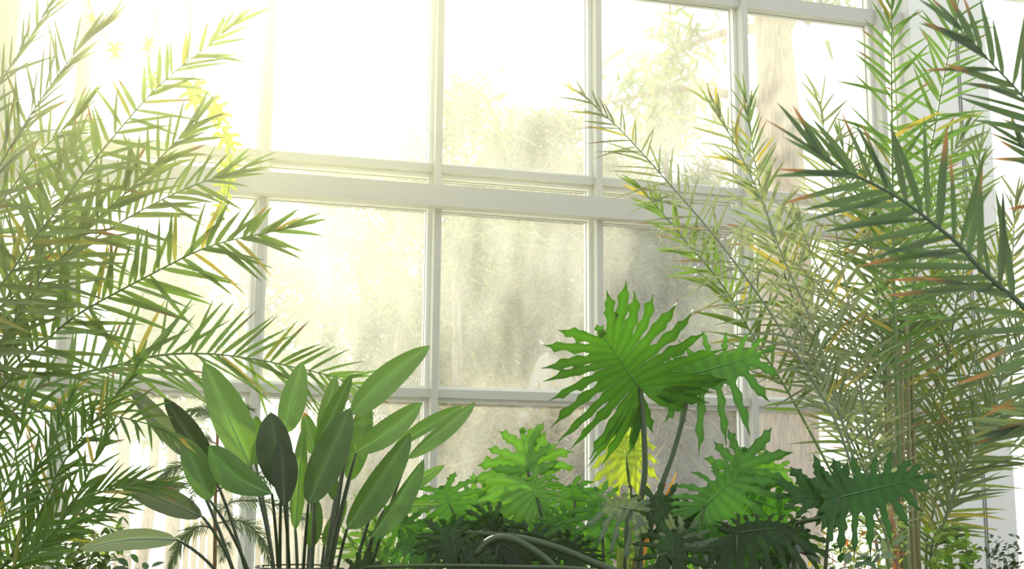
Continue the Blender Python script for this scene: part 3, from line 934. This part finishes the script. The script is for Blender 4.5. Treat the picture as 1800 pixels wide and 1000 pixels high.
philo_plant('dark split-leaf plant under the two tall leaves, with a narrow upright leaf', 1070, 5.0, [
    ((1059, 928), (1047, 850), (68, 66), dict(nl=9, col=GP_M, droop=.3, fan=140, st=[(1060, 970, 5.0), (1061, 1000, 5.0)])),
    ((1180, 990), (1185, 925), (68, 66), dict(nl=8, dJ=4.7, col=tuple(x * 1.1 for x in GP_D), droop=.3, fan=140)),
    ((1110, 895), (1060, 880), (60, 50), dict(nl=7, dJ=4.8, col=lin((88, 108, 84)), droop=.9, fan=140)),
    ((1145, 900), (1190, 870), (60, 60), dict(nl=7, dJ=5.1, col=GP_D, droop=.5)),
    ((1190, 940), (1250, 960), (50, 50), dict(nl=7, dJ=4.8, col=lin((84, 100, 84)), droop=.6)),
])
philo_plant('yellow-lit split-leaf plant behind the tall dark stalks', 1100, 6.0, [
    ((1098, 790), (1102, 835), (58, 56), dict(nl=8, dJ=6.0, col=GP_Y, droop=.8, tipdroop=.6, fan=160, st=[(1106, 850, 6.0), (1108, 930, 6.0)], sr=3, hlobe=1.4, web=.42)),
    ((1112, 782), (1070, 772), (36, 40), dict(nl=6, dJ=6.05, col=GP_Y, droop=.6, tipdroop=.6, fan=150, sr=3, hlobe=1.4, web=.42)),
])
philo_plant('dense dark split-leaf plant with layered leaves before the last window post', 1290, 5.1, [
    ((1238, 890), (1310, 815), (70, 110), dict(nl=10, dJ=5.0, col=GP_M, droop=.5, fan=145, st=[(1234, 925, 5.0), (1250, 990, 5.0)])),
    ((1300, 835), (1308, 792), (58, 78), dict(nl=5, dJ=5.3, col=GP_M, droop=.1, tipdroop=-.1, fan=95)),
    ((1320, 825), (1390, 818), (40, 55), dict(nl=7, dJ=5.4, col=GP_L, droop=.5)),
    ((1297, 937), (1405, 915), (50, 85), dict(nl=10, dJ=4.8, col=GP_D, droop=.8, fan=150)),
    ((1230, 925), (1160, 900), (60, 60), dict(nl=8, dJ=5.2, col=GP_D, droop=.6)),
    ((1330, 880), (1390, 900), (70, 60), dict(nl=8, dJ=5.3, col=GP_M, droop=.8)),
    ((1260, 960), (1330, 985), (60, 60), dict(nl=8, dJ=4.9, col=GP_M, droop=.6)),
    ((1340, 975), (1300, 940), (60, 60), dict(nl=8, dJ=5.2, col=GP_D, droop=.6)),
    ((1380, 960), (1420, 925), (55, 60), dict(nl=8, dJ=5.3, col=GP_D, droop=.6)),
])
philo_plant('split-leaf plant holding one broad dark leaf out towards the thin palm stems', 1400, 4.9, [
    ((1475, 874), (1632, 836), (64, 66), dict(nl=11, dJ=4.8, dT=4.9, col=lin((36, 84, 24)), droop=(.05, .7), hlobe=1.6, tipdroop=.0, fan=150, web=.42, st=[(1468, 898, 4.8), (1440, 912, 4.8), (1410, 921, 4.85), (1395, 970, 4.9)], sr=5.5)),
    ((1475, 876), (1372, 866), (42, 66), dict(nl=6, dJ=4.82, col=lin((32, 76, 24)), droop=(.3, 0), tipdroop=.1, fan=100, web=.45, hlobe=1.3)),
])
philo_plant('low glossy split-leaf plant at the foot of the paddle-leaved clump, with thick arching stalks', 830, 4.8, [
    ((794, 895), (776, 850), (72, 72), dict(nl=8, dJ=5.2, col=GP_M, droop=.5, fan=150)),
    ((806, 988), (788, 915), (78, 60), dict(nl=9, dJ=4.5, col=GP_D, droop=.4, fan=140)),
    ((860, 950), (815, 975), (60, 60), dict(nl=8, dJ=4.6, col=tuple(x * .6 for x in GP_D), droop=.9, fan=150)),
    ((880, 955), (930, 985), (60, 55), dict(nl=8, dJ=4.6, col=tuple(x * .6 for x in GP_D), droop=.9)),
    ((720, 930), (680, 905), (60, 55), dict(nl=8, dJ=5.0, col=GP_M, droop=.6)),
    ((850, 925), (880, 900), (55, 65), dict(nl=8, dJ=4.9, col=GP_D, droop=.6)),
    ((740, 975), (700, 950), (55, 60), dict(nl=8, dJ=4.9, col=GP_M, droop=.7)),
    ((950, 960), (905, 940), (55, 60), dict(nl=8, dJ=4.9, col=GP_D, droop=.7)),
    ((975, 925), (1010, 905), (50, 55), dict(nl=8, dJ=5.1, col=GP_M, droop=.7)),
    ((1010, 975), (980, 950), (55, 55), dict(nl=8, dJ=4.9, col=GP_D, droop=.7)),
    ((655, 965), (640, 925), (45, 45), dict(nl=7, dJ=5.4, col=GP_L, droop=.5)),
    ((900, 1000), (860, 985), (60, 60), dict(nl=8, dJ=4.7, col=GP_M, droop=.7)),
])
tp_ = philo_plant('bright split-leaf plant in the back row between window and tall stalks', 1010, 5.9, [
    ((870, 900), (850, 860), (70, 60), dict(nl=8, dJ=5.9, col=GP_L, droop=.7)),
    ((1010, 880), (1000, 850), (60, 60), dict(nl=8, dJ=5.9, col=GP_M, droop=.7)),
    ((960, 940), (990, 915), (70, 60), dict(nl=8, dJ=5.8, col=GP_L, droop=.7)),
    ((1050, 960), (1020, 935), (60, 60), dict(nl=8, dJ=5.8, col=GP_L, droop=.7)),
    ((1130, 960), (1150, 930), (60, 60), dict(nl=8, dJ=5.7, col=GP_M, droop=.7)),
    ((1210, 960), (1180, 935), (60, 60), dict(nl=8, dJ=5.8, col=GP_L, droop=.7)),
    ((1330, 920), (1345, 890), (60, 60), dict(nl=8, dJ=5.9, col=GP_M, droop=.7)),
])
# thick arching stalks
for i, pts in enumerate(([(640, 997, 4.4), (760, 994, 4.4), (900, 996, 4.4), (1040, 1002, 4.4), (1110, 1030, 4.4), (1140, 1080, 4.4)],
                         [(790, 936, 4.6), (850, 938, 4.6), (920, 947, 4.6), (985, 965, 4.6), (1040, 988, 4.6), (1125, 1025, 4.6), (1150, 1070, 4.6)],
                         [(835, 975, 4.5), (860, 950, 4.5), (890, 945, 4.5), (930, 962, 4.5), (975, 1000, 4.5), (1000, 1060, 4.5)])):
    foot = soilpt((1150, 1160, 1010)[i], 4.6, .42)
    th = thing('arching_stalk', ['long dark leaf stalk lying level along the very bottom of the view',
                                 'longest thick green leaf stalk arching down from behind the glossy dark leaves',
                                 'short dark bent leaf stalk with drooping lobes under the longer arching one'][i], 'stalk', foot)
    b = MB(); q = spline([P(*p_) for p_ in pts] + [foot], 70)
    b.tube(q, [((6 if i else 3) + (4 if i else 1) * j / 69) * 4.5 / F for j in range(70)], 8, lin((48, 70, 34)))
    b.build('stem', M['stem'], th)
    split_leaf(th, pts[0][:2], (pts[0][0] - 45, pts[0][1] + 25), (50, 45), nl=7, dJ=pts[0][2], col=GP_D, droop=.8)


# ------------------------------------------------------------------ small shrubs
def oval(mb, c, D, N_, ln, w, col):
    B = D.cross(N_).normalized(); K = B.cross(D)
    rowsp = []; cols = []
    for s_, ww in ((0, .1), (.3, .9), (.6, .95), (.85, .55), (1, .04)):
        p = c + D * ln * s_ - K * (.15 * ln * s_ * s_)
        h = w * ww * .5
        rowsp.append((p - B * h + K * h * .3, p, p + B * h + K * h * .3)); cols.append((col, tuple(x * 1.2 for x in col), col))
    mb.grid(rowsp, cols)


def shrub(label, u, v, d, ru, rv, n, ls, cols, name='leafy_shrub', nb=7, cat='shrub', asp=.5):
    base = soilpt(u, d)
    t = thing(name, label, cat, base)
    mb = MB(); sb = MB()
    k = d / F
    cen = P(u, v, d)
    foot = Vector((base.x, base.y, .42))
    for i in range(nb):
        a = R.uniform(0, 2 * PI); rr_ = R.uniform(.3, 1)
        e = cen + Vector((math.cos(a) * ru * k * rr_, R.uniform(-1, 1) * ru * k * .6, abs(math.sin(a)) * rv * k * rr_ * R.choice((-.4, 1, 1))))
        path = spline([foot, foot.lerp(e, .5) + Vector((R.uniform(-.03, .03), 0, .05)), e], 20)
        sb.tube(path, [.0022 * (1.3 - j / 19) for j in range(20)], 5, lin((110, 90, 60)))
        for j in range(int(n * 1.8) // nb):
            q = path[R.randint(11, 19)] + Vector([R.gauss(0, .028) for _ in range(3)])
            D = Vector((R.uniform(-1, 1), R.uniform(-1, 1), R.uniform(-.5, .8))).normalized()
            Nn = Vector((R.uniform(-.5, .5), R.uniform(-.8, .2), 1)).normalized()
            oval(mb, q, D, Nn, ls * k * R.uniform(.7, 1.2), ls * k * asp, jit(R.choice(cols), .2))
    sb.build('stems', M['stem'], t)
    mb.build('foliage', M['shrub'], t)
    return t


shrub('dense small-leaved green shrub beneath the low palm fronds', 105, 950, 5.2, 95, 60, 620, 20, [lin((80, 118, 60)), lin((52, 88, 44)), lin((150, 170, 110))], nb=22)
shrub('low dark leafy plant just showing beside the conifer stem', 215, 1003, 5.0, 45, 14, 60, 26, [lin((40, 78, 40))], nb=6)
shrub('airy shrub with pale green and a few red leaves around thin palm stems', 1500, 925, 5.7, 95, 85, 420, 13, [lin((130, 158, 76)), lin((150, 170, 96)), lin((120, 150, 60)), lin((130, 150, 90)), lin((110, 140, 66)), lin((150, 170, 96)), lin((176, 150, 60)), lin((170, 100, 70))], nb=20)
shrub('low light green leafy plant at the foot of the slanting palm stems', 1675, 958, 6.6, 60, 30, 160, 16, [lin((130, 168, 70)), lin((110, 150, 60))], nb=10, asp=.9)
shrub('small dark bushy plant by the base of the white wall panel', 1765, 975, 5.8, 40, 30, 160, 14, [lin((44, 66, 46)), lin((60, 84, 58))], nb=8)
shrub('broad grey-green leaved plant under the broad dark split leaf', 1420, 975, 4.9, 40, 20, 12, 60, [lin((70, 84, 74))], nb=4)
shrub('low green plant along the bottom below the airy shrub', 1540, 985, 4.8, 90, 10, 60, 30, [lin((50, 96, 48)), lin((90, 116, 90))], nb=9)

# strap-leaved plant
sp = soilpt(1103, 5.4)
stp = thing('strap_leaf_plant', 'upright pale strap leaves with a red-brown and an orange blade behind dark stalk', 'plant', sp)
for (b0, tp0, w_, c_) in (((1100, 1000), (1106, 858), 10, lin((150, 172, 100))), ((1118, 1000), (1170, 850), 9, lin((150, 66, 34))), ((1125, 1000), (1190, 830), 8, lin((206, 150, 70))), ((1090, 1000), (1095, 880), 8, lin((140, 164, 90))), ((1110, 1000), (1130, 822), 6, lin((130, 158, 80)))):
    A = Vector((sp.x + R.uniform(-.03, .03), sp.y, .42)); Bm = P(*b0, 5.4); T2 = P(*tp0, 5.4)
    path = spline([A, Bm, T2], 16); mb = MB(); rw = []; cl = []
    for i, q in enumerate(path):
        h = w_ * 5.4 / F * math.sin(PI * (.25 + .74 * i / 15)) ** .6
        rw.append((q + Vector((-h, 0, 0)), q + Vector((0, h * .5, 0)), q + Vector((h, 0, 0)))); cl.append((c_, tuple(x * .8 for x in c_), c_))
    mb.grid(rw, cl); mb.build('leaf', M['shrub'], stp)

# narrow-leaved low palm by the paddle clump
np_ = soilpt(720, 5.3)
NP = thing('parlour_palm', 'small low palm with narrow light green leaflets between paddle leaves and glossy split leaves', 'palm', np_)
for pts in ([(700, 1040, 5.3), (690, 980, 5.3), (660, 930, 5.3), (640, 900, 5.3)], [(720, 1040, 5.3), (730, 960, 5.3), (760, 925, 5.3), (800, 915, 5.3)],
            [(700, 1040, 5.2), (680, 1000, 5.2), (620, 960, 5.2), (590, 950, 5.2)], [(730, 1040, 5.2), (760, 990, 5.2), (820, 965, 5.2), (870, 970, 5.2)]):
    frond(NP, [rootpx(720, 1000, 5.3)] + pts, 34, (75, 75), (60, 25), 8, t0=.66, col=lin((120, 160, 80)), yellow=0, browntip=0, rr=4)

# feathery conifer behind the paddle plant
cp = soilpt(378, 5.9)
CF = thing('norfolk_pine', 'small blue-green feathery conifer with a red-brown stem behind the paddle leaves', 'conifer', cp)
stem_part(CF, [rootpx(378, 990, 5.9), (377, 1000, 5.9), (378, 900, 5.9), (382, 780, 5.9), (384, 700, 5.9)], 5, 2.5, 'trunk', 'twig')
G_CF = lin((112, 134, 104))
for pts in ([(378, 930, 5.9), (350, 925, 5.8), (318, 950, 5.8), (300, 995, 5.8)], [(378, 920, 5.9), (420, 915, 5.8), (455, 940, 5.8), (475, 990, 5.8)],
            [(379, 870, 5.9), (330, 850, 5.8), (290, 865, 5.8), (250, 860, 5.8), (215, 850, 5.8)], [(379, 865, 5.9), (420, 840, 5.8), (470, 840, 5.8), (520, 870, 5.8)],
            [(380, 830, 5.9), (340, 815, 5.9), (300, 825, 5.9), (275, 850, 5.9)], [(380, 820, 5.9), (430, 800, 5.9), (480, 800, 5.9), (530, 830, 5.9)],
            [(381, 780, 5.9), (345, 765, 6.0), (310, 770, 6.0)], [(381, 770, 5.9), (420, 750, 6.0), (470, 755, 6.0), (500, 780, 6.0)],
            [(382, 740, 5.9), (360, 722, 6.0), (335, 722, 6.0)], [(382, 735, 5.9), (410, 715, 6.0), (440, 720, 6.0)],
            [(378, 900, 5.9), (380, 890, 5.5), (400, 900, 5.3), (420, 930, 5.2)], [(378, 860, 5.9), (360, 850, 5.5), (340, 870, 5.3), (330, 900, 5.2)],
            [(378, 900, 5.9), (420, 880, 6.1), (500, 890, 6.1), (560, 930, 6.1)], [(378, 960, 5.9), (400, 960, 5.6), (390, 985, 5.4)]):
    frond(CF, pts, 90, (25, 25), (46, 28), 1.7, t0=.12, col=G_CF, yellow=0, browntip=0, rr=3, droop=.35, jt=.3, name='branch', m='needle', rcol=lin((90, 60, 44)))

# yellow-green vine hanging from above
vtop = P(330, -60, 7.0)
VN = thing('hanging_vine', 'thin vine hanging before the glass with yellow-green lobed leaves, glowing in the sun', 'vine', vtop)
vp = [vtop, P(335, 60, 7.0), P(340, 140, 7.0), P(368, 190, 7.0), P(395, 235, 7.0), P(405, 290, 7.0), P(398, 350, 7.0), P(385, 400, 7.0)]
vb = MB(); vb.tube(spline(vp, 40), .004, 5, lin((170, 180, 70))); vb.build('stem', M['stem'], VN)
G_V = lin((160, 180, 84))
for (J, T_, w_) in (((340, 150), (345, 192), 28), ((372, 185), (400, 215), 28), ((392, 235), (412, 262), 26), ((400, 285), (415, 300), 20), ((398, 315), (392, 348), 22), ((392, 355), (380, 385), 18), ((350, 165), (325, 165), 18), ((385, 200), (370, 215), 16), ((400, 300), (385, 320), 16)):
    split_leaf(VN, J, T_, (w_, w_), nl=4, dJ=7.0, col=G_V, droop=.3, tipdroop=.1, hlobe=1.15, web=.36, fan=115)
v2 = P(290, -60, 7.2)
VN2 = thing('hanging_vine', 'second hanging vine higher up with small scattered yellow leaves among palm leaflets', 'vine', v2)
vb = MB(); vb.tube(spline([v2, P(270, 60, 7.2), P(262, 100, 7.2), P(268, 150, 7.2)], 24), .004, 5, lin((170, 180, 70))); vb.build('stem', M['stem'], VN2)
for (J, T_, w_) in (((262, 70), (256, 92), 14), ((268, 130), (266, 160), 14), ((270, 145), (285, 158), 12)):
    split_leaf(VN2, J, T_, (w_, w_), nl=4, dJ=7.2, col=G_V, droop=.3, hlobe=1.15, web=.36, fan=115)
v3 = P(150, -60, 7.2)
VN3 = thing('hanging_vine', 'short vine with two small yellow leaves above the grey-green palm frond', 'vine', v3)
vb = MB(); vb.tube(spline([v3, P(158, 10, 7.2), P(175, 50, 7.2), P(202, 85, 7.2)], 24), .004, 5, lin((170, 180, 70))); vb.build('stem', M['stem'], VN3)
for (J, T_, w_) in (((160, 28), (168, 42), 10), ((202, 80), (204, 104), 16)):
    split_leaf(VN3, J, T_, (w_, w_), nl=4, dJ=7.2, col=G_V, droop=.3, hlobe=1.15, web=.36, fan=115)


# ------------------------------------------------------------------ outside
def needles(mb, c, rad, n, ln, w, cols, droop=0.0):
    for _ in range(n):
        p = c + Vector([R.gauss(0, .5) * rad for _ in range(3)])
        D = Vector((R.uniform(-1, 1), R.uniform(-1, 1), R.uniform(-1, 1) - droop)).normalized()
        B = D.cross(Vector((R.uniform(-1, 1), R.uniform(-1, 1), R.uniform(-1, 1)))).normalized()
        col = jit(R.choice(cols), .25)
        l_ = ln * R.uniform(.6, 1.3)
        b = len(mb.v)
        for q in (p - B * w, p + B * w, p + B * w * .3 + D * l_, p - B * w * .3 + D * l_): mb.vert(q, col)
        mb.f.append((b, b + 1, b + 2, b + 3))


def pine(label, u, d, r, h, crown0, nb, spread, cols, nn=26, lean=0.0, bm='bark', seed=1, ln=.28, clump=.40, name='pine_tree', droop=.1, blen=1.0, w=.03, group='trees outside the glasshouse'):
    p = P(u, 905, d); base = Vector((p.x, p.y, -.06))
    t = thing(name, label, 'tree', base, group)
    R.seed(seed * 977 + 5)
    tb = MB(); pts = []; rad = []
    for i in range(20):
        q = i / 19
        pts.append(base + Vector((lean * h * q + .06 * math.sin(q * 7 + seed), .05 * math.cos(q * 5 + seed), h * q)))
        rad.append(r * (1.15 - .95 * q) * (1.25 if i == 0 else 1))
    tb.tube(pts, rad, 14); tb.build('trunk', M[bm], t)
    bb = MB(); fb = MB()
    for i in range(nb):
        q = crown0 + (1 - crown0) * (i + R.random()) / nb
        j = min(18, int(q * 19)); o = pts[j].lerp(pts[j + 1], q * 19 - j)
        a = R.uniform(0, 2 * PI)
        bl = spread * (1.15 - .75 * (q - crown0) / (1 - crown0)) * R.uniform(.5, 1.1) * blen
        e = o + Vector((math.cos(a) * bl, math.sin(a) * bl, bl * R.uniform(-.25, .35) - droop * bl))
        mid = o.lerp(e, .5) + Z * bl * R.uniform(-.02, .16)
        path = spline([o, mid, e], 9)
        bb.tube(path, [r * .16 * (1.1 - .9 * k_ / 8) + .006 for k_ in range(9)], 5)
        for k_ in range(3, 9):
            needles(fb, path[k_] + Vector((R.uniform(-.2, .2), R.uniform(-.2, .2), R.uniform(-.05, .1))), clump, nn, ln, w, cols, droop)
    bb.build('branches', M[bm], t)
    fb.build('foliage', M['needle'], t)
    return t


PN = [lin((120, 136, 78)), lin((96, 116, 64)), lin((140, 146, 84))]
SPR = [lin((112, 116, 60)), lin((92, 98, 52)), lin((138, 136, 76)), lin((120, 108, 70))]
pine('slim orange-barked pine nearest the paddle leaves, seen beyond the glass', 530, 26, .13, 9.5, .45, 16, 1.9, PN, seed=1)
pine('second slim orange pine close to its twin in the bright gap', 562, 30, .13, 9.5, .42, 16, 1.9, PN, seed=2)
pine('pine with fuller crown in the middle of the bright pane', 622, 28, .15, 10, .38, 24, 2.2, PN, seed=3)
pine('pine with a pinkish lower trunk behind the tip of the longest paddle leaf', 690, 24, .15, 9.0, .42, 20, 2.0, PN, seed=4)
pine('pale-trunked pine at the edge of the dense spruces', 794, 19, .12, 8.0, .50, 16, 1.5, PN, seed=5, bm='bark_grey')
pine('slim leaning pine outside, behind the tips of the low palm fronds', 250, 24, .11, 7, .42, 14, 1.3, PN, seed=6, lean=.05)
pine('pink-trunked pine beyond the window behind the drooping paddle leaves', 300, 22, .13, 6, .45, 12, 1.2, PN, seed=7)
pine('pine trunk seen above the lowest paddle leaf', 218, 18, .13, 5.0, .75, 6, 1.0, PN, seed=8)
pine('pine trunk behind the feathery conifer', 402, 23, .14, 6.5, .65, 8, 1.4, PN, seed=9)
pine('orange-trunked pine behind the two tall split leaves', 1182, 22, .13, 9.5, .42, 22, 2.0, PN, seed=10)
pine('massive rough pale pine close outside the window by the clump palm', 1385, 14, .42, 11, .55, 9, 2.0, PN, seed=11)
pine('tall thin-branched pine filling the top pane with bare branches', 1150, 32, .16, 17, .35, 40, 3.2, [lin((150, 150, 136))], seed=12, nn=5)
for i, (u, d, h, cw, lb) in enumerate(((840, 24, 8.2, 2.2, 'dense drooping spruce next to the pale-trunked pine'), (930, 21, 8.6, 2.2, 'tall dense spruce filling the middle pane'), (1010, 25, 8.8, 2.4, 'dense olive spruce behind the window post and the tallest split leaf'),
                                       (1090, 27, 9.5, 2.2, 'spruce beside the orange-trunked pine'), (1250, 25, 8.6, 2.4, 'spruce between orange-trunked pine and last window post'), (745, 30, 7.0, 1.8, 'spruce half hidden by the window post near the bright gap'),
                                       (880, 30, 9.8, 2.4, 'tall faint spruce rising behind the front spruces'))):
    pine(lb, u, d, .14, h, .04, 70, cw, SPR, nn=34, seed=20 + i, ln=.42, clump=.34, name='spruce_tree', droop=.55, bm='bark_grey', w=.022)
for i, (u, d, h, cw, lb) in enumerate(((600, 24, 2.6, 1.5, 'low brown bush under the pines in the bright gap'), (800, 17, 2.8, 1.5, 'low twiggy bush at the foot of the pale-trunked pine'), (910, 16, 2.9, 1.6, 'low brownish bush below the tall dense spruce'), (1090, 17, 3.0, 1.6, 'low bush below the two tall split leaves outside'), (1230, 17, 3.0, 1.6, 'low brownish bush before the massive pale pine'), (1000, 14.6, 2.6, 1.3, 'low bush beside the grey boulder'))):
    pine(lb, u, d, .05, h, .02, 50, cw, [lin((150, 136, 100)), lin((120, 116, 70)), lin((140, 120, 96))], nn=26, seed=40 + i, ln=.3, clump=.3, name='bush', droop=.0, bm='bark_grey', w=.02, group='low bushes outside the glasshouse')
    bpy.context.view_layer.objects.active = None
for o in C.objects:
    if o.name.startswith('bush'): o['category'] = 'bush'
# boulder
R.seed(99)
bp_ = P(962, 905, 15.6); bb_ = MB(); rows_ = []
for i in range(13):
    th = PI * i / 12
    rw = []
    for j in range(21):
        a = 2 * PI * (j % 20) / 20
        f = 1 + .10 * math.sin(3 * a + 2 * th) + .06 * math.sin(7 * a + 1) * math.sin(th)
        rw.append(Vector((bp_.x + math.cos(a) * math.sin(th) * .48 * f, bp_.y + math.sin(a) * math.sin(th) * .5 * f, 1.62 + math.cos(th) * 1.68 * f)))
    rows_.append(rw)
bb_.grid(rows_)
tag(bb_.build('boulder', M['stone'], None, origin=Vector((bp_.x, bp_.y, 0))), 'big grey rounded boulder outside among the spruces', 'boulder')
# fence
fa, fb_ = P(330, 905, 17), P(620, 905, 17)
fnc = thing('picket_fence', 'pale wooden slat fence outside beyond the feathery conifer', 'fence', Vector((fa.x, fa.y, -.06)))
fm = MB(); dx = (fb_ - fa); dx.z = 0; Lf = dx.length; dx.normalize(); ny = Vector((-dx.y, dx.x, 0))
for i in range(int(Lf / .11)):
    fm.box(Vector((fa.x, fa.y, .62)) + dx * (i * .11), dx, ny, Z, .038, .01, .68)
fm.build('slats', M['fence'], fnc, smooth=False)
rm_ = MB()
for z_ in (.35, 1.1): rm_.box(Vector((fa.x, fa.y, z_)) + dx * Lf / 2 + ny * .03, dx, ny, Z, Lf / 2, .02, .04)
rm_.build('rails', M['fence'], fnc, smooth=False)
